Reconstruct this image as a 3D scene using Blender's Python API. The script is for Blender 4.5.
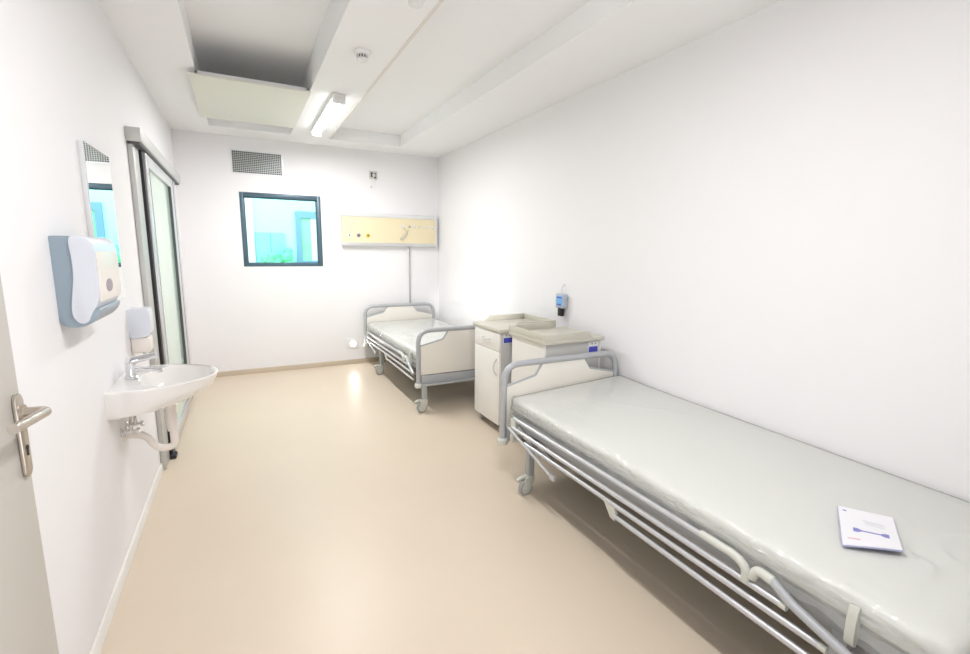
import bpy, bmesh, math, random
from mathutils import Vector, Matrix, noise

for o in list(bpy.data.objects):
    bpy.data.objects.remove(o, do_unlink=True)
S = bpy.context.scene
COL = S.collection
R = math.radians

# ------------------------------------------------------------------ camera
cam_d = bpy.data.cameras.new('camera')
cam = bpy.data.objects.new('camera', cam_d)
COL.objects.link(cam)
YAW, PITCH, ROLL = R(27.497), R(9.21), R(0.629)
fwd = Vector((math.sin(YAW)*math.cos(PITCH), math.cos(YAW)*math.cos(PITCH), -math.sin(PITCH)))
rt = Vector((math.cos(YAW), -math.sin(YAW), 0))
up = rt.cross(fwd)
r2 = rt*math.cos(ROLL) + up*math.sin(ROLL)
u2 = -rt*math.sin(ROLL) + up*math.cos(ROLL)
M = Matrix((r2, u2, -fwd)).transposed().to_4x4()
M.translation = Vector((0.573, 0, 1.5))
cam.matrix_world = M
cam_d.sensor_width = 36
cam_d.sensor_fit = 'HORIZONTAL'
cam_d.lens = 466.4/970*36
cam_d.clip_start = 0.02
S.camera = cam

# ------------------------------------------------------------------ light
S.view_settings.view_transform = 'Standard'
S.view_settings.look = 'None'
S.view_settings.gamma = 1
S.view_settings.use_curve_mapping = False
S.view_settings.exposure = 0.75

w = bpy.data.worlds.new('sky'); S.world = w; w.use_nodes = True
bg = w.node_tree.nodes['Background']
bg.inputs[0].default_value = (0.86, 0.94, 1.0, 1)
bg.inputs[1].default_value = .7

def area(name, loc, rot, sx, sy, power, col, spread=180):
    d = bpy.data.lights.new(name, 'AREA'); d.shape = 'RECTANGLE'
    d.size = sx; d.size_y = sy; d.energy = power; d.color = col; d.spread = R(spread)
    o = bpy.data.objects.new(name, d); COL.objects.link(o)
    o.location = loc; o.rotation_euler = rot
    return o
# added fill in the doorway behind the camera, tilted up to brighten the ceiling
area('doorway_fill', (0.85, -0.35, 1.05), (R(140), 0, 0), 1.0, 1.9, 9.5, (.95, .97, 1))
area('yard_daylight', (1.2, 6.9, 4.2), (R(52), 0, 0), 5, 2.5, 115, (.95, 1, 1))
sp = bpy.data.lights.new('wall_patch_spot', 'SPOT'); sp.energy = 420; sp.spot_size = R(9.5); sp.spot_blend = 1; sp.shadow_soft_size = .02  # added spot that makes the bright patch on the right wall
spo = bpy.data.objects.new('wall_patch_spot', sp); COL.objects.link(spo)
spo.location = (.95, -.75, 1.95)
spo.rotation_euler = (Vector((3.05, 5.15, .86)) - spo.location).to_track_quat('-Z', 'Y').to_euler()

# ------------------------------------------------------------------ materials
def mat(name, col, rough=.5, metal=0, var=0.0, vscale=8, bump=0.0, bscale=60, coat=0, spec=.5, emit=None, es=0):
    m = bpy.data.materials.new(name); m.use_nodes = True
    nt = m.node_tree; b = nt.nodes['Principled BSDF']
    b.inputs['Base Color'].default_value = (*col, 1)
    b.inputs['Roughness'].default_value = rough
    b.inputs['Metallic'].default_value = metal
    b.inputs['Coat Weight'].default_value = coat
    b.inputs['Specular IOR Level'].default_value = spec
    tc = nt.nodes.new('ShaderNodeTexCoord')
    n = nt.nodes.new('ShaderNodeTexNoise'); n.inputs['Scale'].default_value = vscale; n.inputs['Detail'].default_value = 4
    nt.links.new(tc.outputs['Object'], n.inputs['Vector'])
    mix = nt.nodes.new('ShaderNodeMix'); mix.data_type = 'RGBA'
    v = max(var, .006)
    mix.inputs[6].default_value = (*[c*(1-v) for c in col], 1)
    mix.inputs[7].default_value = (*[min(1, c*(1+v)) for c in col], 1)
    nt.links.new(n.outputs['Fac'], mix.inputs[0]); nt.links.new(mix.outputs[2], b.inputs['Base Color'])
    if bump:
        n2 = nt.nodes.new('ShaderNodeTexNoise'); n2.inputs['Scale'].default_value = bscale; n2.inputs['Detail'].default_value = 3
        nt.links.new(tc.outputs['Object'], n2.inputs['Vector'])
        bp = nt.nodes.new('ShaderNodeBump'); bp.inputs['Strength'].default_value = bump; bp.inputs['Distance'].default_value = .01
        nt.links.new(n2.outputs['Fac'], bp.inputs['Height']); nt.links.new(bp.outputs['Normal'], b.inputs['Normal'])
    if emit:
        b.inputs['Emission Color'].default_value = (*emit, 1); b.inputs['Emission Strength'].default_value = es
    return m

WALL = mat('wall_paint', (.88, .865, .87), .75, bump=.03, bscale=90, spec=.2)
CEIL = mat('ceiling_paint', (.93, .925, .925), .85, bump=.02, spec=.15)
FLOOR = mat('vinyl_floor', (.68, .575, .455), .38, var=.03, vscale=2.5, bump=.012, bscale=25, spec=.4)
SKIRT = mat('vinyl_skirting', (.56, .46, .35), .45)
SKIRTW = mat('white_skirting', (.82, .79, .75), .45)
TRIM = mat('ceiling_joint', (.80, .76, .71), .8)
ALU = mat('brushed_aluminium', (.66, .66, .66), .35, .6, bump=.02)
ALUW = mat('pale_aluminium', (.80, .80, .81), .4, .25)
TRACK = mat('dull_aluminium', (.55, .55, .53), .45, .3)
STEEL = mat('satin_steel', (.52, .46, .40), .33, .9, bump=.02, bscale=200)
CHROME = mat('chrome', (.78, .78, .80), .08, 1)
TUBE = mat('grey_painted_tube', (.46, .47, .49), .35, .15, coat=.3)
RAIL = mat('silver_painted_tube', (.58, .58, .60), .32, .45, coat=.3)
FRAME = mat('grey_frame_paint', (.44, .45, .46), .45, .1)
DARK = mat('dark_metal', (.10, .10, .11), .5, .3)
BLACK = mat('black_rubber', (.02, .02, .022), .6)
CREAM = mat('cream_laminate', (.86, .82, .745), .38, var=.01)
CREAM2 = mat('warm_white_laminate', (.83, .805, .765), .38)
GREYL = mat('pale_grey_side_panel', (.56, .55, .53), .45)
TOPL = mat('stone_grey_top', (.58, .555, .475), .4)
PLAST = mat('grey_white_plastic', (.62, .62, .56), .4)
WPLAST = mat('white_plastic', (.84, .83, .82), .3, coat=.2)
SANI = mat('white_ceramic', (.86, .83, .80), .08, coat=.8)
BGREY = mat('blue_grey_plastic', (.30, .37, .43), .35)
LILAC = mat('cool_white_plastic', (.72, .74, .80), .3, coat=.2)
CRPL = mat('warm_white_plastic', (.84, .77, .71), .3, coat=.2)
DOORM = mat('door_laminate', (.52, .49, .45), .35)
PANELY = mat('yellow_cream_panel', (.84, .74, .50), .45)
HEATER = mat('cream_heating_panel', (.80, .785, .70), .55)
WIN = mat('blue_grey_window_frame', (.075, .13, .17), .35, .1)
BLUE = mat('blue_print', (.08, .09, .55), .4)
BLUEL = mat('light_blue_screen', (.20, .50, .85), .25, coat=.3)
PAPER = mat('white_paper', (.84, .83, .86), .6)
PAPERB = mat('blue_paper_edge', (.48, .50, .74), .6)
PINK = mat('pink_print', (.80, .50, .55), .6)
YEL = mat('yellow_socket_ring', (.80, .58, .04), .4)
PURP = mat('purple_grey_socket', (.32, .27, .32), .4)
MATT = mat('green_grey_mattress_cover', (.79, .785, .745), .5, var=.02, vscale=6, bump=.10, bscale=9)
CABLE = mat('grey_cable', (.45, .45, .44), .5)
LENS = mat('lamp_lens', (.95, .95, .95), .4, emit=(.99, .99, 1), es=5)
GLOW = mat('glowing_disc', (.95, .93, .9), .3, emit=(1, .97, .9), es=5)
GREEN = mat('green_foliage_panel', (.22, .74, .42), .6, var=.25, vscale=3)
CYAN = mat('cyan_facade', (.34, .84, .80), .6, var=.06, vscale=2)
CYAN2 = mat('pale_cyan_facade', (.58, .92, .91), .6, var=.05, vscale=2)
WFAC = mat('white_facade_pillar', (.92, .93, .93), .6)
BLUEF = mat('blue_frame_far', (.22, .38, .50), .5)
YGREEN = mat('yellow_green_reflection_glass', (.35, .75, .45), .2, var=.3, vscale=3)

def mirror_mat():
    m = bpy.data.materials.new('mirror_glass'); m.use_nodes = True
    b = m.node_tree.nodes['Principled BSDF']
    b.inputs['Base Color'].default_value = (.90, .93, .93, 1); b.inputs['Metallic'].default_value = 1; b.inputs['Roughness'].default_value = .0
    return m
MIRR = mirror_mat()
def pane_mat(name, tint, refl):
    m = bpy.data.materials.new(name); m.use_nodes = True; nt = m.node_tree
    nt.nodes.remove(nt.nodes['Principled BSDF'])
    o = nt.nodes['Material Output']; t = nt.nodes.new('ShaderNodeBsdfTransparent'); t.inputs[0].default_value = (*tint, 1)
    g = nt.nodes.new('ShaderNodeBsdfGlossy'); g.inputs['Roughness'].default_value = .02
    f = nt.nodes.new('ShaderNodeFresnel'); f.inputs[0].default_value = refl
    mx = nt.nodes.new('ShaderNodeMixShader')
    nt.links.new(f.outputs[0], mx.inputs[0]); nt.links.new(t.outputs[0], mx.inputs[1]); nt.links.new(g.outputs[0], mx.inputs[2])
    nt.links.new(mx.outputs[0], o.inputs[0]); return m
PANE = pane_mat('window_glass', (.86, 1.0, 1.0), 1.25)
def frost_mat():
    m = mat('green_frosted_glass', (.60, .80, .66), .16, var=.04, vscale=2, coat=.6)
    return m
FROST = frost_mat()
def wrap_mat():
    m = bpy.data.materials.new('clear_plastic_film'); m.use_nodes = True; nt = m.node_tree
    nt.nodes.remove(nt.nodes['Principled BSDF'])
    o = nt.nodes['Material Output']; L = nt.links.new
    t = nt.nodes.new('ShaderNodeBsdfTransparent'); t.inputs[0].default_value = (.99, .995, .99, 1)
    g = nt.nodes.new('ShaderNodeBsdfGlossy'); g.inputs['Roughness'].default_value = .09
    d = nt.nodes.new('ShaderNodeBsdfDiffuse'); d.inputs[0].default_value = (.90, .91, .89, 1)
    tc = nt.nodes.new('ShaderNodeTexCoord')
    mp = nt.nodes.new('ShaderNodeMapping'); mp.inputs['Rotation'].default_value = (0, 0, R(24)); mp.inputs['Scale'].default_value = (5.0, 1.3, 4)
    n = nt.nodes.new('ShaderNodeTexNoise'); n.inputs['Scale'].default_value = 2.2; n.inputs['Detail'].default_value = 5; n.inputs['Distortion'].default_value = 1.0
    L(tc.outputs['Object'], mp.inputs[0]); L(mp.outputs[0], n.inputs['Vector'])
    bp = nt.nodes.new('ShaderNodeBump'); bp.inputs['Strength'].default_value = .35; bp.inputs['Distance'].default_value = .02
    L(n.outputs['Fac'], bp.inputs['Height']); L(bp.outputs[0], g.inputs['Normal']); L(bp.outputs[0], d.inputs['Normal'])
    f = nt.nodes.new('ShaderNodeFresnel'); f.inputs[0].default_value = 1.4
    m1 = nt.nodes.new('ShaderNodeMixShader'); m1.inputs[0].default_value = .18; L(t.outputs[0], m1.inputs[1]); L(d.outputs[0], m1.inputs[2])
    m2 = nt.nodes.new('ShaderNodeMixShader'); mn = nt.nodes.new('ShaderNodeMath'); mn.operation = 'MINIMUM'; mn.inputs[1].default_value = .42; L(f.outputs[0], mn.inputs[0]); L(mn.outputs[0], m2.inputs[0]); L(m1.outputs[0], m2.inputs[1]); L(g.outputs[0], m2.inputs[2])
    L(m2.outputs[0], o.inputs[0]); return m
FILM = wrap_mat()

def grille_mat():
    m = mat('grille_lattice', (.50, .52, .50), .4, .4)
    return m
GRILLE = grille_mat()

# ------------------------------------------------------------------ mesh helpers
def bx(bm, lo, hi, bev=0, seg=2):
    c = [(a+b)/2 for a, b in zip(lo, hi)]; s = [abs(b-a) for a, b in zip(lo, hi)]
    r = bmesh.ops.create_cube(bm, size=1, matrix=Matrix.Translation(c) @ Matrix.Diagonal((*s, 1)))
    if bev > 0:
        vs = set(r['verts'])
        es = [e for e in bm.edges if e.verts[0] in vs and e.verts[1] in vs]
        bmesh.ops.bevel(bm, geom=es, offset=min(bev, min(s)*.45), segments=seg, profile=.5, affect='EDGES')
    return bm
def fillet(pts, rad, n=6):
    pts = [Vector(p) for p in pts]; out = [pts[0]]
    for i in range(1, len(pts)-1):
        a, b, c = pts[i-1], pts[i], pts[i+1]
        d1 = (a-b); d2 = (c-b); l = min(rad, d1.length*.48, d2.length*.48)
        p, q = b+d1.normalized()*l, b+d2.normalized()*l
        for k in range(n+1):
            t = k/n; out.append(p*(1-t)**2 + b*2*t*(1-t) + q*t*t)
    out.append(pts[-1]); return out
def tube(bm, pts, r, seg=14, rad=0, rfun=None):
    pts = fillet(pts, rad) if rad and len(pts) > 2 else [Vector(p) for p in pts]
    rings = []; nrm = None
    for i, p in enumerate(pts):
        t = (pts[min(i+1, len(pts)-1)] - pts[max(i-1, 0)]).normalized()
        if nrm is None:
            nrm = t.orthogonal().normalized()
        else:
            nrm = (nrm - t*nrm.dot(t)).normalized()
        bn = t.cross(nrm); rr = rfun(i/(len(pts)-1)) if rfun else r
        rings.append([bm.verts.new(p + (nrm*math.cos(a)+bn*math.sin(a))*rr) for a in [2*math.pi*k/seg for k in range(seg)]])
    for a, b in zip(rings, rings[1:]):
        for k in range(seg):
            bm.faces.new((a[k], a[(k+1) % seg], b[(k+1) % seg], b[k]))
    bm.faces.new(rings[0][::-1]); bm.faces.new(rings[-1]); return bm
def cyl(bm, a, b, r, seg=24):
    return tube(bm, [a, b], r, seg)
def prism(bm, prof, axis, a, b, bev=0):
    """prof: 2D points; axis: extrude axis; for x: (y,z), y: (x,z), z: (x,y)"""
    def P(p, t):
        return {'x': (t, p[0], p[1]), 'y': (p[0], t, p[1]), 'z': (p[0], p[1], t)}[axis]
    v1 = [bm.verts.new(P(p, a)) for p in prof]; v2 = [bm.verts.new(P(p, b)) for p in prof]
    n = len(prof)
    f = [bm.faces.new(v1), bm.faces.new(v2[::-1])]
    for i in range(n):
        f.append(bm.faces.new((v1[i], v2[i], v2[(i+1) % n], v1[(i+1) % n])))
    if bev:
        es = list({e for ff in f[:2] for e in ff.edges})
        bmesh.ops.bevel(bm, geom=es, offset=bev, segments=2, profile=.5, affect='EDGES')
    return bm
def rev(bm, prof, c, axis='z', seg=32):
    """lathe: prof list of (r,h) about an axis through c"""
    c = Vector(c); rings = []
    for r, h in prof:
        ring = []
        for k in range(seg):
            a = 2*math.pi*k/seg; x, y = r*math.cos(a), r*math.sin(a)
            o = {'z': (x, y, h), 'x': (h, x, y), 'y': (x, h, y)}[axis]
            ring.append(bm.verts.new(c+Vector(o)))
        rings.append(ring)
    for a, b in zip(rings, rings[1:]):
        for k in range(seg):
            bm.faces.new((a[k], a[(k+1) % seg], b[(k+1) % seg], b[k]))
    bm.faces.new(rings[0][::-1]); bm.faces.new(rings[-1]); return bm
def obj(name, bm, m, parent=None, smooth=True):
    bmesh.ops.recalc_face_normals(bm, faces=bm.faces[:])
    me = bpy.data.meshes.new(name); bm.to_mesh(me); bm.free()
    o = bpy.data.objects.new(name, me); COL.objects.link(o)
    for mm in (m if isinstance(m, (list, tuple)) else [m]): me.materials.append(mm)
    if smooth:
        for p in me.polygons: p.use_smooth = True
        me.set_sharp_from_angle(angle=R(38))
    if parent: o.parent = parent
    return o
def nb(): return bmesh.new()
def empty(name, loc=(0, 0, 0), rz=0):
    o = bpy.data.objects.new(name, None); COL.objects.link(o); o.location = loc; o.rotation_euler = (0, 0, rz)
    o.empty_display_size = .1
    return o
def tag(o, label, cat, group=None, kind=None):
    o['label'] = label; o['category'] = cat
    if group: o['group'] = group
    if kind: o['kind'] = kind
    return o
def struct(o, label, cat):
    o['kind'] = 'structure'; o['label'] = label; o['category'] = cat; return o
def box(name, lo, hi, m, parent=None, bev=0):
    b = nb(); bx(b, lo, hi, bev); return obj(name, b, m, parent)

# ------------------------------------------------------------------ room shell
W, D, H, HU = 3.05, 6.2, 2.75, 2.89
WX1, WX2, WZ1, WZ2 = .602, 1.493, 1.292, 2.146
struct(box('floor', (-.15, -1.2, -.1), (W+.15, D, 0), FLOOR), 'glossy beige vinyl floor', 'floor')
b = nb()
# wall left is solid except for the sliding doorway (4.15 - 5.45)
bx(b, (-.15, -.15, 0), (0, 4.2, 3.1)); bx(b, (-.15, 5.5, 0), (0, D+.15, 3.1)); bx(b, (-.15, 4.2, 2.14), (0, 5.5, 3.1))
bx(b, (-.15, 4.2, 0), (-.11, 5.5, 2.14))
struct(obj('wall_left', b, WALL), 'white painted wall with mirror and sink', 'wall')
struct(box('wall_right', (W, -.15, 0), (W+.15, D+.15, 3.1), WALL), 'bare white wall along the beds', 'wall')
b = nb()
bx(b, (0, D, 0), (WX1, D+.15, 3.1)); bx(b, (WX2, D, 0), (W, D+.15, 3.1))
bx(b, (WX1, D, 0), (WX2, D+.15, WZ1)); bx(b, (WX1, D, WZ2), (WX2, D+.15, 3.1))
struct(obj('wall_back', b, WALL), 'white back wall with the small window', 'wall')
b = nb()   # near wall: doorway behind the camera
bx(b, (0, -.15, 0), (.12, .03, 3.1)); bx(b, (1.3, -.15, 0), (W, .03, 3.1)); bx(b, (.12, -.15, 2.12), (1.3, .03, 3.1))
pass
struct(obj('wall_front', b, WALL), 'white wall with entrance doorway behind the camera', 'wall')
b = nb()
bx(b, (0, .03, H), (.37, D, 3.1)); bx(b, (1.15, .03, H), (1.56, D, 3.1)); bx(b, (2.40, .03, H), (W, D, 3.1))
bx(b, (.37, 5.815, H), (1.15, D, 3.1)); bx(b, (1.56, 5.815, H), (2.40, D, 3.0))
bx(b, (.37, .03, H), (1.15, .4, 3.1)); bx(b, (1.56, .03, H), (2.40, .4, 3.0))
bx(b, (.37, .4, 2.97), (1.15, 5.815, 3.1)); bx(b, (1.56, .4, HU), (2.40, 5.815, 3.0))
struct(obj('ceiling', b, CEIL), 'white plasterboard ceiling with two long recesses', 'ceiling')
struct(box('trim_1', (1.550, .4, H-.004), (1.568, 5.80, H+.03), TRIM), 'thin joint line along the ceiling recess edge', 'trim')
b = nb(); prism(b, [(D, 0), (D-.012, 0), (D-.010, .055), (D-.006, .06), (D, .06)], 'x', 0, W)
struct(obj('baseboard_back', b, SKIRT), 'low beige vinyl skirting on back wall', 'baseboard')
b = nb(); prism(b, [(0, 0), (.012, 0), (.010, .05), (.006, .055), (0, .055)], 'y', .03, 3.93)
struct(obj('baseboard_left', b, SKIRTW), 'white skirting strip below the sink wall', 'baseboard')
b = nb(); prism(b, [(W, 0), (W-.012, 0), (W-.010, .055), (W-.006, .06), (W, .06)], 'y', .03, D-.012)
struct(obj('baseboard_right', b, SKIRT), 'low beige vinyl skirting on right wall', 'baseboard')

# window in the back wall
wn = empty('window_1', (WX1, D, WZ1)); struct(wn, 'small square window with blue grey frame looking out on cyan facade', 'window')
ww, wh = WX2-WX1, WZ2-WZ1
b = nb(); f = .044
bx(b, (.001, .0, .001), (f, .13, wh-.001), .004); bx(b, (ww-f, .0, .001), (ww-.001, .13, wh-.001), .004)
bx(b, (f, .0, .001), (ww-f, .13, f*.8), .004); bx(b, (f, .0, wh-f*1.1), (ww-f, .13, wh-.001), .004)
obj('window_frame', b, WIN, wn)
b = nb(); g = .012
for lo, hi in (((f, .04, f*.8), (f+g, .075, wh-f)), ((ww-f-g, .04, f*.8), (ww-f, .075, wh-f)), ((f, .04, f*.8), (ww-f, .075, f*.8+g)), ((f, .04, wh-f*1.1-g), (ww-f, .075, wh-f*1.1))):
    bx(b, lo, hi)
obj('glazing_bead', b, WIN, wn)
box('pane', (f, .055, f*.8), (ww-f, .061, wh-f), PANE, wn)

# outside the window: the cyan building across the yard
b = nb(); bx(b, (-1.5, 9.0, -1), (4.5, 9.3, 5))
struct(obj('wall_outside', b, CYAN2), 'pale cyan facade seen outside the window', 'wall')
b = nb()
for i in range(2): bx(b, (.82+.24*i, 8.955, -.5), (1.045+.24*i, 9.0, 1.78))
struct(obj('trim_2', b, CYAN), 'turquoise cladding boards on the outside facade', 'trim')
struct(box('trim_3', (.60, 8.9, -1), (.80, 9.0, 4), WFAC), 'white pillar on the outside facade', 'trim')
b = nb()
rnd = random.Random(4)
for k in range(60):
    c = Vector((.92+rnd.random()*.42, 8.75+rnd.random()*.12, .95+rnd.random()*.55*(1-.5*rnd.random())))
    bmesh.ops.create_icosphere(b, subdivisions=1, radius=.05+.06*rnd.random(), matrix=Matrix.Translation(c))
tag(obj('shrub', b, GREEN), 'bright green shrub against the cyan facade outside the window', 'shrub')
w2 = empty('window_2', (1.47, 8.95, 1.0)); struct(w2, 'blue framed window on the facade outside', 'window')
b = nb()
bx(b, (0, 0, 0), (.09, .05, 1.16)); bx(b, (.50, 0, 0), (.60, .05, 1.16)); bx(b, (.09, 0, 1.05), (.50, .05, 1.16)); bx(b, (.09, 0, 0), (.50, .05, .3))
obj('window_frame', b, BLUEF, w2)
box('pane', (.09, .03, .3), (.25, .04, 1.05), YGREEN, w2)
box('pane', (.25, .03, .3), (.35, .04, 1.05), WFAC, w2)
box('pane', (.35, .03, .3), (.50, .04, 1.05), CYAN, w2)

# ------------------------------------------------------------------ entrance door leaf
d1 = empty('door_1', (.14, .05, 0)); struct(d1, 'pale grey entrance door leaf opened flat along the sink wall', 'door')
box('door_leaf', (0, 0, .01), (.04, 1.125, 2.1), DOORM, d1, .003)
hd = empty('door_handle', (.04, 1.10, 1.145)); hd.parent = d1
b = nb(); prism(b, [(math.cos(a)*.016, math.sin(a)*.016+(.066 if math.sin(a) >= 0 else -.066)) for a in [2*math.pi*k/24 for k in range(24)]], 'x', 0, .007, .002)
obj('backplate', b, STEEL, hd)
b = nb(); tube(b, [(.006, 0, .046), (.046, 0, .044), (.046, -.155, .060)], .0088, rad=.022)
cyl(b, (.006, 0, .046), (.012, 0, .046), .014)
obj('lever', b, STEEL, hd)
b = nb(); rev(b, [(.0045, 0), (.0045, .0015)], (.0072, .0, -.024), 'x', 16); bx(b, (.0072, -.002, -.040), (.0087, .002, -.024))
obj('keyhole', b, BLACK, hd)

# ------------------------------------------------------------------ sliding door
d2 = empty('door_2', (0, 3.64, 0)); struct(d2, 'sliding door of green frosted glass with aluminium frame and top track', 'door')
b = nb(); bx(b, (0, 0, 2.142), (.078, 2.16, 2.224), .002)
obj('track_cover', b, TRACK, d2)
b = nb(); bx(b, (.012, .02, 2.128), (.066, 2.14, 2.1415)); obj('track', b, DARK, d2)
b = nb(); bx(b, (.001, .02, .004), (.03, .20, 2.128), .003); obj('jamb_strip', b, TRACK, d2)
b = nb(); bx(b, (.001, .22, .004), (.045, .285, 2.126), .002); obj('gasket', b, BLACK, d2)
b = nb()
y0, y1 = .29, 1.86
bx(b, (.012, y0, .02), (.055, y0+.09, 2.125), .003); bx(b, (.012, y1-.34, .02), (.055, y1, 2.125), .003)
bx(b, (.012, y0+.09, .02), (.055, y1-.34, .10), .003); bx(b, (.012, y0+.09, 2.04), (.055, y1-.34, 2.125), .003)
obj('leaf_frame', b, ALU, d2)
b = nb(); bx(b, (.024, y0+.09, .10), (.036, y1-.34, 2.04)); obj('frosted_pane', b, FROST, d2)
b = nb()
bx(b, (.036, y1-.362, .10), (.056, y1-.340, 2.04)); bx(b, (.036, y1-.16, .02), (.057, y1-.15, 2.12))
bx(b, (.036, y0+.09, .10), (.0562, y0+.096, 2.04))
obj('seal', b, DARK, d2)
b = nb(); bx(b, (.004, .19, 0), (.07, .27, .028), .004); obj('floor_guide', b, BLACK, d2)

# ------------------------------------------------------------------ mirror
mr = empty('wall_mirror', (.0032, 2.79, 1.243), R(-.9)); tag(mr, 'tall rectangular wall mirror with thin grey edge above the sink', 'mirror')
box('mirror_backing', (0, -.203, 0), (.0185, .203, .694), ALUW, mr, .002)
box('mirror_glass', (.0186, -.203, 0), (.0215, .203, .694), MIRR, mr)

# ------------------------------------------------------------------ paper towel dispenser
dp = empty('paper_dispenser', (0, 2.095, 1.232)); dp.scale = (.90, 1.13, 1.0); tag(dp, 'large wall dispenser with blue grey housing and white cover, beside the mirror', 'dispenser')
def sm(pts, n=5, it=2):
    for _ in range(it):
        out = []
        for i in range(len(pts)):
            a, c = pts[i], pts[(i+1) % len(pts)]
            out += [(a[0]*.75+c[0]*.25, a[1]*.75+c[1]*.25), (a[0]*.25+c[0]*.75, a[1]*.25+c[1]*.75)]
        pts = out
    return pts
b = nb(); prism(b, sm([(0, .305), (.0, .30), (.0, .02), (.004, -.002), (.03, -.012), (.075, -.012), (.105, .005), (.128, .035), (.128, .055), (.10, .045), (.09, .16), (.085, .30), (.085, .305)], it=2), 'y', .006, .286, .002)
obj('housing', b, BGREY, dp)
b = nb(); prism(b, sm([(.054, .305), (.062, .24), (.062, .17), (.052, .11), (.042, .05), (.048, .015), (.066, -.002), (.09, .002), (.102, .035), (.128, .07), (.134, .12), (.136, .22), (.134, .27), (.120, .30), (.09, .308)], it=2), 'y', 0, .292, .003)
obj('cover', b, LILAC, dp)
b = nb(); prism(b, sm([(.126, .075), (.1365, .075), (.1385, .12), (.1395, .20), (.138, .252), (.128, .252)], it=1), 'y', .012, .28, .002)  # warm tone of the light on the front is put into this plate's colour
obj('front_cover', b, CRPL, dp)['label'] = 'front plate with warm light put into its colour'
b = nb(); prism(b, [(.12+.040*math.cos(a), .128+.024*math.sin(a)) for a in [2*math.pi*k/28 for k in range(28)]], 'x', .138, .1402)
obj('level_window', b, PURP, dp)['label'] = 'grey oval level window'
# ------------------------------------------------------------------ soap dispenser
sd = empty('soap_dispenser', (0, 3.15, 1.0)); tag(sd, 'small white soap dispenser on the wall above the sink tap', 'dispenser')
b = nb(); prism(b, sm([(0, .165), (0, .16), (0, .01), (.006, 0), (.085, .006), (.098, .03), (.100, .12), (.094, .155), (.088, .165)], it=2), 'y', 0, .13, .003)
obj('cover', b, LILAC, sd)
b = nb(); bx(b, (.001, .006, -.085), (.088, .124, .004), .010, 3); obj('soap_bottle', b, CRPL, sd)['label'] = 'warm white soap container below the cover'
b = nb(); cyl(b, (.05, .065, -.10), (.05, .065, -.08), .008); obj('nozzle', b, ALU, sd)

# ------------------------------------------------------------------ sink
sk = empty('wash_basin', (0, 2.80, .735)); tag(sk, 'white ceramic wall-hung wash basin with chrome tap fittings below the mirror', 'sink')
XS, WS = .43, .275
def inside(x, y, X, Wd):
    return 0 <= x <= X and abs(y) <= Wd*max(0, 1-(x/X)**2.3)**.5
def ray(cx, phi, X, Wd):
    lo, hi = 0, .8
    for _ in range(34):
        m_ = (lo+hi)/2
        if inside(cx+m_*math.cos(phi), m_*math.sin(phi), X, Wd): lo = m_
        else: hi = m_
    return cx+lo*math.cos(phi), lo*math.sin(phi)
N = 96
corner = math.atan2(WS, -.12)
angs = [2*math.pi*k/N for k in range(N)]
def ringD(X, Wd, z, cx=.12):
    pts = []
    for a in angs:
        p = ray(cx, a, X, Wd)
        if abs(a-corner) < math.pi/N: p = (0, Wd)
        if abs(a-(2*math.pi-corner)) < math.pi/N: p = (0, -Wd)
        pts.append(Vector((*p, z)))
    return pts
def ringE(cx, a_, b_, z):
    # matched by index with outer ring: direction angle
    out = []
    for a in angs:
        out.append(Vector((cx+a_*math.cos(a), b_*math.sin(a), z)))
    return out
T = .125
b = nb()
rings = [ringD(.22, .262, .0), ringD(.28, .268, .006), ringD(.335, .271, .026), ringD(.385, .273, .052), ringD(.413, .274, .078), ringD(XS-.004, .2745, T-.012), ringD(XS, WS, T-.004), ringD(XS-.002, WS-.002, T),
         ringD(XS-.008, WS-.007, T+.001)]
# keep wall side corners vertical
rings += [ringE(.245, .163, .222, T-.004), ringE(.245, .155, .214, T-.012), ringE(.243, .142, .195, T-.045), ringE(.238, .115, .155, T-.080), ringE(.225, .06, .08, T-.098), ringE(.215, .02, .02, T-.102)]
vr = [[b.verts.new(p) for p in r] for r in rings]
for r1, r2_ in zip(vr, vr[1:]):
    for k in range(N): b.faces.new((r1[k], r1[(k+1) % N], r2_[(k+1) % N], r2_[k]))
b.faces.new(vr[0][::-1]); b.faces.new(vr[-1])
obj('basin', b, SANI, sk)
b = nb(); rev(b, [(.022, 0), (.022, .003), (.012, .005)], (.215, 0, T-.102), 'z', 24); obj('drain', b, CHROME, sk)
tp = empty('tap', (.055, 0, T)); tp.parent = sk
tp.scale = (1.1, 1.25, 1.1); tp['label'] = 'chrome single lever mixer tap'
b = nb(); rev(b, [(.026, 0), (.026, .006), (.021, .010), (.020, .060), (.017, .066)], (0, 0, 0), 'z', 28)
tube(b, [(.0, 0, .030), (.06, 0, .038), (.112, 0, .028)], .0125, rad=.03); cyl(b, (.105, 0, .030), (.107, 0, .016), .011)
obj('tap_body', b, CHROME, tp)
b = nb(); tube(b, [(-.012, 0, .074), (.02, 0, .082), (.10, 0, .098)], .011, rad=.02, rfun=lambda t: .020-.006*t)
rev(b, [(.02, .06), (.021, .078), (.012, .090)], (0, 0, 0), 'z', 24)
obj('tap_lever', b, CHROME, tp)
b = nb(); tube(b, [(.20, 0, .003), (.20, 0, -.05)], .022); obj('waste_fitting', b, CHROME, sk)
b = nb()
tube(b, [(.20, 0, -.012), (.20, 0, -.12), (.205, 0, -.17)], .026)
tube(b, [(.205, 0, -.15), (.205, .0, -.262), (.13, 0, -.262), (.085, 0, -.175), (0.0, 0, -.165)], .019, rad=.05, rfun=lambda t: .018)
obj('waste_trap', b, CRPL, sk)
b = nb()
rev(b, [(.028, 0), (.028, .004), (.021, .008)], (0, 0, -.165), 'x', 24)
obj('wall_rosette', b, CHROME, sk)
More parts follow.
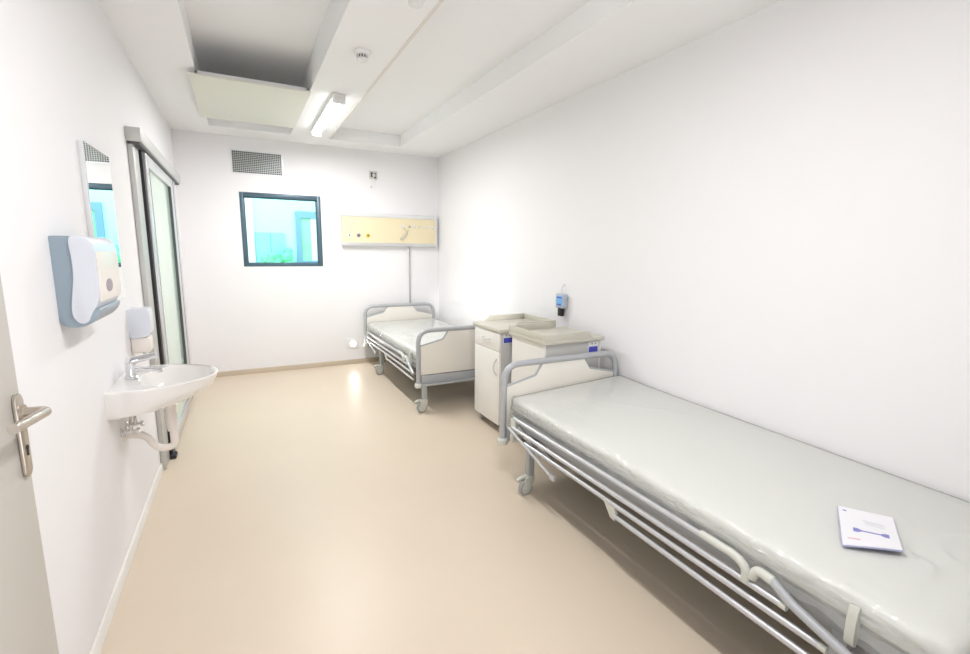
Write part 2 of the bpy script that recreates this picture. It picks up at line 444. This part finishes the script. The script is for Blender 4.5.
for yy in (-.06, .05):
    b = nb(); rev(b, [(.022, 0), (.022, .006), (.010, .010), (.010, .045)], (0, yy, -.13), 'x', 20)
    tube(b, [(.04, yy, -.135), (.04, yy, -.095)], .009); cyl(b, (.04, yy, -.13), (.062, yy, -.13), .007)
    v = obj('angle_valve', b, CHROME, sk)
    b = nb(); rev(b, [(.014, 0), (.016, .006), (.014, .014)], (.062, yy, -.13), 'x', 14); obj('valve_knob', b, CHROME, v)
    b = nb(); tube(b, [(.04, yy, -.095), (.045, yy, -.04), (.05, yy*.35, .004)], .006, rad=.03); obj('supply_hose', b, STEEL, sk)

# ------------------------------------------------------------------ ceiling items
hp = empty('ceiling_panel', (.74, 4.6, 2.75)); tag(hp, 'flat cream heating panel hung below the ceiling recess', 'ceiling panel')
box('panel_face', (-.41, -.53, -.048), (.402, .69, -.034), HEATER, hp, .002)
b = nb(); x0_, x1_, y0_, y1_, t_ = -.37, .388, -.50, .66, .015
bx(b, (x0_, y0_, -.034), (x1_, y0_+t_, -.006)); bx(b, (x0_, y1_-t_, -.034), (x1_, y1_, .0)); bx(b, (x0_, y0_, -.034), (x0_+t_, y1_, -.008)); bx(b, (x1_-t_, y0_, -.034), (x1_, y1_, -.008))
obj('edge_frame', b, ALUW, hp)
b = nb()
for x in (x0_+.2, x1_-.2):
    for y in (y1_-.3, y1_-.1): cyl(b, (x, y, -.03), (x, y, .21), .004, 8)
obj('hanger', b, DARK, hp)

def ceiling_lamp(y0, y1, LP, label):
    t = empty('ceiling_lamp', (1.365, (y0+y1)/2, H)); tag(t, label, 'lamp', 'fluorescent ceiling lamps')
    L = (y1-y0)/2
    b = nb(); bx(b, (-.05, -L, -.03), (.05, L, 0), .005); obj('lamp_base', b, WPLAST, t)
    b = nb(); prism(b, [(-.040, -.030)]+[(-.040*math.cos(a), -.032-.042*math.sin(a)) for a in [math.pi*k/12 for k in range(13)]]+[(.040, -.030)], 'y', -L+.035, L-.035)
    obj('lamp_lens', b, LENS, t)
    for s in (-1, 1):
        b = nb(); bx(b, (-.05, min(s*L, s*(L-.034)), -.077), (.05, max(s*L, s*(L-.034)), -.03), .006); obj('end_cap', b, WPLAST, t)
    area('lamp_light', (1.365, (y0+y1)/2, H-.085), (0, 0, 0), .09, y1-y0-.1, LP, (.985, .985, 1))
ceiling_lamp(4.12, 5.42, 27, 'lit white fluorescent batten lamp beside the cream ceiling panel')
ceiling_lamp(.55, 1.97, 16, 'added second batten lamp near the entrance, out of view, to brighten the room')  # unseen lamp added because the room needed more brightness

def detector(x, y, label):
    t = empty('smoke_detector', (x, y, H)); tag(t, label, 'smoke detector', 'ceiling detectors')
    b = nb(); rev(b, [(.052, 0), (.054, -.012), (.050, -.022), (.038, -.026)], (0, 0, 0)); obj('detector_base', b, WPLAST, t)
    b = nb(); rev(b, [(.032, -.02), (.032, -.046)], (0, 0, 0)); obj('sensor_chamber', b, DARK, t)
    b = nb(); rev(b, [(.036, -.044), (.035, -.054), (.024, -.062)], (0, 0, 0))
    for k in range(12):
        a = 2*math.pi*k/12; bx(b, (.034*math.cos(a)-.003, .034*math.sin(a)-.003, -.047), (.034*math.cos(a)+.003, .034*math.sin(a)+.003, -.022))
    obj('detector_cap', b, WPLAST, t)
detector(1.345, 3.22, 'white round smoke detector with dark vents between ceiling recesses')
detector(1.42, 2.40, 'white ceiling detector cut off by the top edge of the photo')

# ventilation grille on the back wall
gr = empty('ventilation_grille', (.815, D, 2.475)); tag(gr, 'rectangular egg-crate ventilation grille above the window', 'vent')
gw, gh = .272, .133
b = nb(); f = .016
bx(b, (-gw, -.012, -gh), (gw, 0, -gh+f)); bx(b, (-gw, -.012, gh-f), (gw, 0, gh)); bx(b, (-gw, -.012, -gh+f), (-gw+f, 0, gh-f)); bx(b, (gw-f, -.012, -gh+f), (gw, 0, gh-f))
obj('grille_frame', b, ALUW, gr)
box('grille_cavity', (-gw+f, -.003, -gh+f), (gw-f, -.001, gh-f), BLACK, gr)
b = nb(); nx, nz = 26, 12
for i in range(1, nx):
    x = -gw+f+(2*gw-2*f)*i/nx; bx(b, (x-.0026, -.0115, -gh+f), (x+.0026, -.003, gh-f))
for i in range(1, nz):
    z = -gh+f+(2*gh-2*f)*i/nz; bx(b, (-gw+f, -.0118, z-.0026), (gw-f, -.003, z+.0026))
obj('grille_lattice', b, GRILLE, gr)

# junction box with loose wires
jb = empty('junction_box', (2.153, D, 2.44)); jb.scale = (1.2, 1, 1.2); tag(jb, 'small open junction box with loose wires high on the back wall', 'junction box')
b = nb(); bx(b, (-.042, -.022, -.035), (.042, 0, .05), .006); obj('box_body', b, PLAST, jb)
b = nb(); bx(b, (-.030, -.0245, -.015), (-.004, -.022, .035)); bx(b, (.006, -.0245, -.025), (.028, -.022, .03)); obj('terminal', b, DARK, jb)
b = nb(); bx(b, (-.012, -.034, -.01), (.02, -.024, .02), .003); obj('terminal_block', b, ALU, jb)
b = nb(); tube(b, [(.0, -.02, -.03), (.02, -.03, -.07), (.0, -.03, -.10), (.015, -.02, -.13)], .003, 8, .02); tube(b, [(-.01, -.02, -.03), (-.02, -.025, -.08), (-.022, -.02, -.11)], .003, 8, .02)
obj('loose_wire', b, WPLAST, jb)
b = nb(); bx(b, (-.032, -.026, -.125), (-.018, -.016, -.108), .002); obj('wire_cap', b, PINK, jb)['label'] = 'small pink wire connector'

# ------------------------------------------------------------------ bed head unit on back wall
bh = empty('bedhead_unit', (1.728, D, 1.55)); tag(bh, 'cream medical supply panel with aluminium rails above the far bed', 'wall panel')
BL = 1.275
box('front_panel', (0, -.055, .045), (BL-.005, 0, .37), PANELY, bh)
b = nb(); prism(b, [(0, .37), (-.062, .37), (-.066, .378), (-.066, .408), (-.052, .418), (0, .418)], 'x', -.004, BL-.02); obj('top_rail', b, ALUW, bh)
b = nb(); prism(b, [(0, .045), (-.062, .045), (-.066, .038), (-.066, .006), (-.055, 0), (0, 0)], 'x', -.004, BL-.02); obj('bottom_rail', b, ALU, bh)
box('end_cap', (BL-.019, -.066, .0), (BL, 0, .40), ALUW, bh, .004)
def socket(x, z, r, m1, m2, nm='gas_outlet'):
    b = nb(); rev(b, [(r, 0), (r, -.008), (r*.8, -.010)], (x, -.055, z), 'y', 20); o_ = obj(nm, b, m1, bh)
    b = nb(); rev(b, [(r*.5, -.009), (r*.45, -.013)], (x, -.055, z), 'y', 16); obj('outlet_centre', b, m2, o_); return o_
socket(.09, .135, .020, WPLAST, DARK); socket(.205, .135, .025, PURP, DARK); socket(.325, .135, .027, YEL, DARK)
for x, m1, m2 in ((.79, WPLAST, CREAM2), (.885, PURP, ALU), (.96, WPLAST, PLAST), (1.025, PLAST, WPLAST), (1.12, WPLAST, WPLAST), (1.215, WPLAST, WPLAST)):
    socket(x, .265, .021 if m1 is WPLAST else .014, m1, m2, 'power_socket')
b = nb(); tube(b, [(.80, -.062, .25), (.84, -.075, .20), (.78, -.08, .13), (.74, -.07, .10), (.78, -.07, .09), (.84, -.075, .15), (.86, -.07, .23)], .004, 8, .04)
obj('coiled_cord', b, CABLE, bh)
b = nb(); tube(b, [(.865, -.05, .01), (.862, -.05, -.03)], .003, 8); bx(b, (.848, -.06, -.085), (.876, -.045, -.03), .005); obj('pull_handle', b, WPLAST, bh)
b = nb(); cyl(b, (2.621, D-.012, .10), (2.621, D-.012, 1.549), .009, 12)
tag(obj('wall_conduit', b, CABLE), 'thin grey vertical conduit running down behind the far headboard', 'conduit')

# wall plate with an emissive disc and a small area lamp
nl = empty('glow_plate', (1.825, D, .275)); tag(nl, 'small white wall plate with a glowing disc low beside the far bed', 'lamp')
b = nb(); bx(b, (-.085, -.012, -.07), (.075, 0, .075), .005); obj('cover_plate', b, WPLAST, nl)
b = nb(); rev(b, [(.034, -.012), (.034, -.020), (.024, -.026)], (-.0, 0, .0), 'y', 24); obj('plate_disc', b, GLOW, nl)
area('disc_glow', (1.825, D-.032, .275), (R(-90), 0, 0), .06, .06, .5, (1, .97, .9))

# ------------------------------------------------------------------ wall device right
wd = empty('bed_controller', (W, 3.27, 1.085)); wd.scale = (1.2, 1.15, 1.15); tag(wd, 'small grey wall unit with blue screen and black plug hanging above the bedside cabinets', 'controller')
b = nb(); bx(b, (-.048, -.050, -.055), (-.004, .046, .052), .008, 3); obj('unit_body', b, mat('blue_grey_case', (.45, .50, .58), .35), wd)
b = nb(); bx(b, (-.0505, -.040, -.034), (-.0475, .030, .036), .001); obj('screen', b, BLUEL, wd)['label'] = 'bright blue screen'
b = nb(); bx(b, (-.0515, -.036, .020), (-.0504, .022, .031)); obj('screen_bar', b, BLUE, wd); b = nb(); bx(b, (-.0515, -.03, -.032), (-.0504, .018, -.022)); obj('screen_bar', b, BLUE, wd)
b = nb(); bx(b, (-.044, -.022, -.115), (-.014, .018, -.048), .003); obj('plug', b, BLACK, wd)['label'] = 'black plug'
b = nb(); tube(b, [(-.026, 0, .045), (-.028, 0, .085), (-.022, .004, .105), (-.004, .004, .118)], .007, 10, .02); rev(b, [(.013, -.004), (.013, 0)], (0, .004, .118), 'x', 18); obj('hanging_hook', b, WPLAST, wd)
b = nb(); bx(b, (-.004, -.02, -.045), (0, .02, .045)); obj('wall_bracket', b, WPLAST, wd)

# ------------------------------------------------------------------ hospital beds
BW = .98
def bed_end(root, y, name, nearside):
    """tubular end frame with cream board, y = plane"""
    x0, x1, zt, zb = .012, BW-.012, .770, .255
    en = empty(name, (0, y, 0)); en.parent = root
    b = nb(); tube(b, [(x0, 0, zb), (x0, 0, zt), (x1, 0, zt), (x1, 0, zb)], .0215, 16, .12); obj('end_tube', b, TUBE, en)
    for x in (x0, x1):
        b = nb(); rev(b, [(.026, zb+.02), (.037, zb+.010), (.039, zb-.014), (.032, zb-.022)], (x, 0, 0), 'z', 20); obj('bumper', b, PLAST, en)
    a = x0+.022; c = x1-.022
    prof = [(a, .352), (c, .352), (c, .625), (c-.225, .675), (c-.275, zt-.019), (a+.275, zt-.019), (a+.225, .675), (a, .625)]
    b = nb(); prism(b, prof, 'y', -.008, .008, .002); obj('board', b, CREAM, en)
    edge = [(a, 0, .627), (a+.225, 0, .677), (a+.275, 0, zt-.019)]
    for ed in (edge, [(BW-p[0], p[1], p[2]) for p in edge]):
        b = nb(); tube(b, ed, .0095, 8, .01); obj('board_edge', b, FRAME, en)
    box('cross_beam', (x0+.022, -.018, .250), (x1-.022, .018, .345), FRAME, en, .005)

def hospital_bed(loc, L, caster_ys, label):
    """local: x across 0..BW (x=0 faces the room), y from 0 (head) to -L (foot)"""
    root = empty('hospital_bed', loc); tag(root, label, 'bed', 'hospital beds')
    bed_end(root, 0, 'headboard', 1); bed_end(root, -L, 'footboard', -1)
    y0, y1 = -.05, -L+.05
    b = nb()
    for x in (.036, BW-.08):
        bx(b, (x, y1, .395), (x+.03, y0, .455), .004)
    for y in (y0-.03, -.75, -1.35, y1+.03): bx(b, (.08, y-.02, .410), (BW-.08, y+.02, .45))
    obj('mattress_frame', b, FRAME, root)
    b = nb()
    for i in range(14):
        y = y0-.08-i*(L-.28)/13; bx(b, (.075, y-.03, .452), (BW-.075, y+.03, .462), .003)
    obj('slat_deck', b, ALU, root)
    b = nb()
    for x in (.14, BW-.18): bx(b, (x, y1, .30), (x+.04, y0, .345), .004)
    for y in caster_ys: bx(b, (.035, y-.025, .30 if y > -L+.05 else .252), (BW-.035, y+.025, .35 if y > -L+.05 else .272), .004)
    bx(b, (.16, y1-.02, .31), (.78, y1+.01, .35)); bx(b, (.16, y0-.01, .31), (.78, y0+.02, .35))
    for y in (y0-.02, y1+.02):
        for x in (.13, BW-.18): bx(b, (x, y-.02, .30), (x+.05, y+.02, .42))
    obj('under_frame', b, FRAME, root)
    for y in caster_ys:
        for s in (0, 1):
            zl = .40 if y > -L+.05 else .262
            x = .055 if s == 0 else BW-.055
            sg = 1 if s == 0 else -1
            box('leg', (x-.021, y-.021, .125), (x+.021, y+.021, zl), FRAME, root, .004)
            c = empty('caster', (x, y, 0), R(-84) if s == 0 else R(-60)); c.parent = root
            b = nb()
            rev(b, [(.026, .105), (.028, .130)], (0, 0, 0), 'z', 18)
            for q in (-.021, .021):
                prism(b, sm([(-.045, .122), (.024, .128), (.016, .07), (-.025, .030), (-.045, .05), (-.055, .10)], it=1), 'x', q-.0035, q+.0035)
            bx(b, (-.024, -.032, .108), (.024, .026, .124), .006)
            tube(b, [(0, -.03, .118), (0, -.065, .122), (0, -.098, .108)], .012, 10, .01)
            cc = obj('caster_fork', b, PLAST, c)
            b = nb(); rev(b, [(.030, -.014), (.046, -.013), (.050, -.008), (.050, .008), (.046, .013), (.030, .014)], (0, -.030, .050), 'x', 28); obj('wheel', b, BLACK if False else mat_tyre, c)
            b = nb(); rev(b, [(.036, -.0155), (.036, .0155)], (0, -.030, .050), 'x', 24); obj('wheel_disc', b, PLAST, c)
    # lowered collapsible side rails on both long sides
    for s in (0, 1):
        sx = -.006
        if s == 1: sx = BW-.03
        Lr = min(1.98, L-.10)
        sr = empty('side_rail', (sx, 0, 0)); sr.parent = root
        sg = 1 if s == 0 else -1
        for ya, yb_, z, dx in ((-.16, -1.66, .463, .006), (-.16, -1.82, .402, 0), (-.30, -1.94, .352, 0)):
            b = nb(); tube(b, [(dx*sg, ya, z), (dx*sg, yb_, z)], .012, 12); obj('rail_bar', b, RAIL, sr)
            b = nb(); tube(b, [(dx*sg, yb_, z), (dx*sg, yb_-.022, z)], .0125, 12); obj('bar_end_cap', b, PLAST, sr)
        b = nb(); tube(b, [(0, -1.08, .300), (0, -Lr, .290)], .012, 12); obj('rail_bar', b, RAIL, sr)
        b = nb(); prism(b, [(-.99, .362), (-1.02, .338), (-1.055, .285), (-1.085, .280), (-1.088, .318), (-1.075, .362)], 'x', -.009, .009, .002); obj('rail_bracket', b, PLAST, sr)
        # folded support arms
        b = nb(); tube(b, [(-.014*sg, -.13, .395), (-.014*sg, -.60, .278)], .0095, 12); bx(b, (-.024, -.63, .262), (-.002, -.59, .292), .004); obj('support_arm', b, RAIL, sr)
        b = nb(); tube(b, [(.016*sg, -.20, .42), (.030*sg, -.42, .31)], .009, 10); tube(b, [(.016*sg, -.34, .40), (.04*sg, -.52, .33)], .008, 10); obj('support_arm', b, RAIL, sr)
        b = nb(); bx(b, (.002, -.18, .345), (.03, -.115, .455), .010); bx(b, (.0, -.16, .30), (.024, -.12, .35), .006); obj('rail_housing', b, PLAST, sr)
        b = nb(); tube(b, [(.004*sg, -1.52, .468), (.0, -1.66, .470), (-.004, -1.705, .452), (-.004, -1.705, .405)], .015, 12, .05)
        obj('release_grip', b, PLAST, sr)
        b = nb(); tube(b, [(.004, -1.72, .425), (.006, -1.735, .462), (.004, -1.79, .458)], .0165, 12, .03); obj('grip_elbow', b, PLAST, sr)
        b = nb(); tube(b, [(.004, -1.785, .460), (-.004, -1.85, .428), (-.006, -min(2.14, L-.08), .345)], .0155, 14, .03); obj('crank_tube', b, TUBE, sr)
        b = nb(); prism(b, sm([(.018, .405), (.018, .50), (.012, .53), (.0, .53), (-.008, .50), (-.010, .43), (.0, .405)], it=1), 'y', -min(2.02, L-.2), -min(2.02, L-.2)+.024)
        if s == 0: obj('mattress_stop', b, PLAST, root)
        else: b.free()
    b = nb()
    for x in (.28, BW-.28): bx(b, (x-.02, -.5-.4, .34), (x+.02, -.5, .41), .004)
    cyl(b, (.28, -.9, .37), (.28, -L+.12, .33), .014); cyl(b, (BW-.28, -.9, .37), (BW-.28, -L+.12, .33), .014)
    bx(b, (.24, -L+.06, .30), (.32, -L+.13, .36), .004); bx(b, (BW-.32, -L+.06, .30), (BW-.24, -L+.13, .36), .004)
    obj('lift_mechanism', b, DARK, root)
    return root
mat_tyre = mat('grey_tyre', (.36, .37, .36), .5)
hospital_bed((1.965, 6.115, 0), 2.085, (-.62, -2.12), 'tubular grey framed hospital bed with cream end boards against the back wall')
hospital_bed((2.036, 2.56, 0), 2.32, (-.27, -1.97), 'large foreground hospital bed with lowered side rails along the right wall')

def mattress(loc, wdt, L, z0, z1, label, seed, shift=0, sag=(0, 0, 0)):
    root = empty('mattress', loc); tag(root, label, 'mattress', 'plastic-wrapped mattresses')
    def shell(off, amp, ridge, nx, ny, nz, zlo):
        b = nb(); bmesh.ops.create_cube(b, size=1)
        hx, hy, hz = wdt/2+off, L/2+off, (z1-z0)/2+off*.6
        # grid box by lattice
        b.free(); b = nb(); V = {}
        def gv(i, j, k):
            if (i, j, k) not in V: V[(i, j, k)] = b.verts.new((i/nx, j/ny, k/nz))
            return V[(i, j, k)]
        for i in range(nx):
            for j in range(ny):
                for k in (0, nz): b.faces.new((gv(i, j, k), gv(i+1, j, k), gv(i+1, j+1, k), gv(i, j+1, k)))
        for i in range(nx):
            for k in range(nz):
                for j in (0, ny): b.faces.new((gv(i, j, k), gv(i+1, j, k), gv(i+1, j, k+1), gv(i, j, k+1)))
        for j in range(ny):
            for k in range(nz):
                for i in (0, nx): b.faces.new((gv(i, j, k), gv(i, j+1, k), gv(i, j+1, k+1), gv(i, j, k+1)))
        rr = .040
        for v in b.verts:
            p = Vector(((v.co.x-.5)*2*hx, (v.co.y-.5)*2*hy, (v.co.z-.5)*2*hz))
            q = Vector((max(-hx+rr, min(hx-rr, p.x)), max(-hy+rr, min(hy-rr, p.y)), max(-hz+rr, min(hz-rr, p.z))))
            d = p-q
            n = d.normalized() if d.length > 1e-6 else Vector((0, 0, 1))
            p = q+n*rr if d.length > rr*.99 else q+d
            s = Vector((p.x*1.7+seed, p.y*1.1, p.z*2))
            a = noise.noise(s)*amp
            if ridge and abs(n.z) < .93 and (n.x < -.2 or n.y < -.2):
                s2 = Vector((p.x*9+p.z*12+seed, p.y*16+p.z*9, p.z*26)); a += (1-abs(noise.noise(s2))*2)**3*ridge*.8
                s3 = Vector((p.x*20, p.y*34+seed, p.z*30)); a += noise.noise(s3)*ridge*.7
            elif ridge and abs(n.z) >= .93:
                e = .4; ridge_ = ridge*max(0, noise.noise(Vector((p.x*2.1+seed, p.y*1.7, 7)))+.15)
                s2 = Vector((p.x*4+p.y*3+seed, p.y*5-p.x*2, 3)); a += max(0, 1-abs(noise.noise(s2))*11)*ridge_*1.1 + noise.noise(Vector((p.x*9+p.y*2, p.y*1.6+seed, 1)))*.0022
            p = p+n*a
            ty = max(0, .5-p.y/(2*hy))**.5; tx = .5-p.x/(2*hx); tz = .5+p.z/(2*hz)
            p = p+Vector((shift*ty*ty*tx, 0, -(sag[0]*tx*(1-ty)+sag[1]*tx*ty+sag[2]*(1-tx)*ty)*tz))
            v.co = p+Vector((wdt/2, -L/2, (z0+z1)/2))
            if v.co.z < zlo: v.co.z = zlo
        return b
    obj('mattress_body', shell(0, .004, 0, 24, 50, 6, z0), MATT, root)
    # loose hem of the film hanging along the room side
    b = nb(); rows = []; nn, mm = 260, 7
    for j in range(nn+1):
        t = j/nn; ty = t**.5; y = -L*(.01+.98*t)
        zt_ = z0+.55*(z1-z0-sag[0]*(1-ty)-sag[1]*ty); xe = shift*ty*ty-.010
        low = z0-.022-.022*noise.noise(Vector((y*5, seed, 2)))-.012*noise.noise(Vector((y*17, seed, 5)))
        row = []
        for k in range(mm+1):
            q = k/mm; zz = zt_+(low-zt_)*q
            xx = xe-.006*math.sin(q*2.2)+.010*q*noise.noise(Vector((y*13+q*2, zz*18, seed)))+.007*q*noise.noise(Vector((y*38, zz*20, seed)))
            row.append(b.verts.new((xx, y, zz)))
        rows.append(row)
    for r1, r2_ in zip(rows, rows[1:]):
        for k in range(mm): b.faces.new((r1[k], r2_[k], r2_[k+1], r1[k+1]))
    obj('film_hem', b, FILM, root)
    obj('plastic_wrap', shell(.005, .003, .013, 100, 230, 14, z0), FILM, root)
    return root
mattress((1.995, 6.085, 0), .93, 2.0, .465, .580, 'pale mattress wrapped in clear plastic on the far bed', 3, 0, (.02, .02, 0))
mattress((2.090, 2.538, 0), .95, 2.20, .467, .617, 'green grey mattress in shiny clear plastic on the foreground bed', 11, -.045, (.056, .060, .058))

# booklet on the near mattress
def booklet():
    corners = [(2.502, 0.824), (2.590, 0.691), (2.372, 0.580), (2.249, 0.687)]
    root = empty('booklet', (2.428, 0.696, .5680)); tag(root, 'white printed booklet lying on the foreground mattress', 'booklet')
    c = [Vector((x-2.428, y-0.696, 0)) for x, y in corners]
    def sheet(z, th, nm, m, sh=0, curl=.006):
        b = nb(); n = 10; V = []
        for lay in (0, 1):
            g = []
            for i in range(n+1):
                row = []
                for j in range(n+1):
                    u_, v_ = i/n, j/n
                    p = (c[0]*(1-u_)+c[1]*u_)*(1-v_)+(c[3]*(1-u_)+c[2]*u_)*v_
                    p = p*(1+sh)
                    zz = z + th*lay + curl*math.sin(u_*math.pi)*.6*v_ + curl*(v_*u_)**2*1.4
                    row.append(b.verts.new((p.x, p.y, zz)))
                g.append(row)
            V.append(g)
        for i in range(n):
            for j in range(n):
                for lay in (0, 1): b.faces.new((V[lay][i][j], V[lay][i+1][j], V[lay][i+1][j+1], V[lay][i][j+1]))
        per = [(i, 0) for i in range(n)]+[(n, j) for j in range(n)]+[(i, n) for i in range(n, 0, -1)]+[(0, j) for j in range(n, 0, -1)]
        for a, d in zip(per, per[1:]+per[:1]): b.faces.new((V[0][a[0]][a[1]], V[0][d[0]][d[1]], V[1][d[0]][d[1]], V[1][a[0]][a[1]]))
        return obj(nm, b, m, root)
    sheet(.0, .004, 'pages', PAPERB, .02); sheet(.0045, .0012, 'cover', PAPER)
    def bar(u0, v0, u1, v1, wd, m, nm='print', z=.0062):
        b = nb(); P = lambda u_, v_: (c[0]*(1-u_)+c[1]*u_)*(1-v_)+(c[3]*(1-u_)+c[2]*u_)*v_
        n = 8; top = []; bot = []
        for k in range(n+1):
            t = k/n; u_, v_ = u0+(u1-u0)*t, v0+(v1-v0)*t
            zz = z + .006*math.sin(u_*math.pi)*.6*v_ + .006*(v_*u_)**2*1.4
            for lst, s in ((top, .5), (bot, -.5)):
                p = P(u_, v_+s*wd(t) if callable(wd) else v_+s*wd); lst.append(b.verts.new((p.x, p.y, zz)))
        for k in range(n): b.faces.new((top[k], top[k+1], bot[k+1], bot[k]))
        obj(nm, b, m, root)
    INK = mat('blue_ink', (.22, .22, .55), .5); GI = mat('grey_ink', (.62, .62, .66), .5)
    bar(.22, .60, .84, .66, lambda t: .10 if t < .14 or t > .86 else .03, INK, 'emblem')
    for k in range(3): bar(.42+.02*k, .30+.05*k, .80, .35+.05*k, .014, GI, 'text_line')
    bar(.10, .83, .32, .85, .03, PINK, 'pink_print'); bar(.08, .10, .15, .11, .035, INK, 'corner_mark')
booklet()

# ------------------------------------------------------------------ bedside cabinets
def cabinet(loc, rz, label, label_side):
    """local: front faces -x, x 0..CD ; y -.24..+.24"""
    root = empty('bedside_cabinet', loc, rz); tag(root, label, 'cabinet', 'bedside cabinets')
    CD, hw, zb, zt = .50, .225, .075, .855
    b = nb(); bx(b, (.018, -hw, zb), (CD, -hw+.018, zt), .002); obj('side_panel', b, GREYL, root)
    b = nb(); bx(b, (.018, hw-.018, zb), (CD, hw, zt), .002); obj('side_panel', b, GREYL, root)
    box('back_panel', (CD-.004, -hw+.002, zb), (CD+.010, hw-.002, zt), CREAM2, root)
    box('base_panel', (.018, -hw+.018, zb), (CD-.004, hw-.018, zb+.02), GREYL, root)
    dr = box('drawer', (0, -hw+.003, .70), (.018, hw-.003, zt-.004), CREAM2, root, .002)
    b = nb(); tube(b, [(0, -.065, .78), (-.018, -.05, .775), (-.022, 0, .768), (-.018, .05, .775), (0, .065, .78)], .006, 10, .02); obj('handle', b, PLAST, dr)
    dd = box('cabinet_door', (0, -hw+.003, zb+.004), (.018, hw-.003, .696), CREAM2, root, .002)
    b = nb(); tube(b, [(0, -hw+.045, .635), (-.020, -hw+.052, .60), (-.026, -hw+.055, .565), (-.020, -hw+.052, .53), (0, -hw+.045, .495)], .006, 10, .03); obj('handle', b, PLAST, dd)
    b = nb(); bx(b, (-.012, -hw-.025, zt), (CD+.03, hw+.025, zt+.032), .008, 3); obj('top_board', b, TOPL, root)
    b = nb(); zz = zt+.030; rx0, rx1, ry = .10, CD+.03, hw+.025
    prof = [(rx0, zz), (rx1, zz), (rx1, zz+.048), (rx0+.05, zz+.048)]
    prism(b, prof, 'y', ry-.022, ry, .003); prism(b, prof, 'y', -ry, -ry+.022, .003)
    bx(b, (rx1-.022, -ry+.02, zz), (rx1, ry-.02, zz+.048), .004)
    obj('tray_rim', b, TOPL, root)
    s = label_side
    b = nb(); yy = s*hw
    bx(b, (.030, min(yy, yy+s*.002), .765), (.125, max(yy, yy+s*.002), .850), 0); pl = obj('rating_plate', b, WPLAST, root); pl['label'] = 'white and blue plate'
    b = nb(); bx(b, (.036, min(yy+s*.001, yy+s*.003), .771), (.119, max(yy+s*.001, yy+s*.003), .812)); obj('blue_band', b, BLUE, pl)
    b = nb()
    for x in (.060, .090): rev(b, [(.005, 0), (.005, s*.003)], (x, yy+s*.001, .834), 'y', 14)
    obj('mark', b, DARK, pl)
    for x in (.05, CD-.04):
        for y in (-hw+.045, hw-.045):
            c = empty('caster', (x, y, 0)); c.parent = root
            b = nb(); bx(b, (-.014, -.016, .045), (.014, .016, .075), .004); obj('caster_fork', b, DARK, c)
            b = nb(); rev(b, [(.020, -.012), (.025, -.008), (.025, .008), (.020, .012)], (0, 0, .025), 'x', 18); obj('wheel', b, mat_tyre, c)
cabinet((2.375, 3.43, 0), 0, 'bedside cabinet facing the room with drawer and door, next to the far bed', -1)
cabinet((2.935, 2.87, 0), math.pi, 'bedside cabinet with plain cream back towards the room, right behind the foreground headboard', 1)
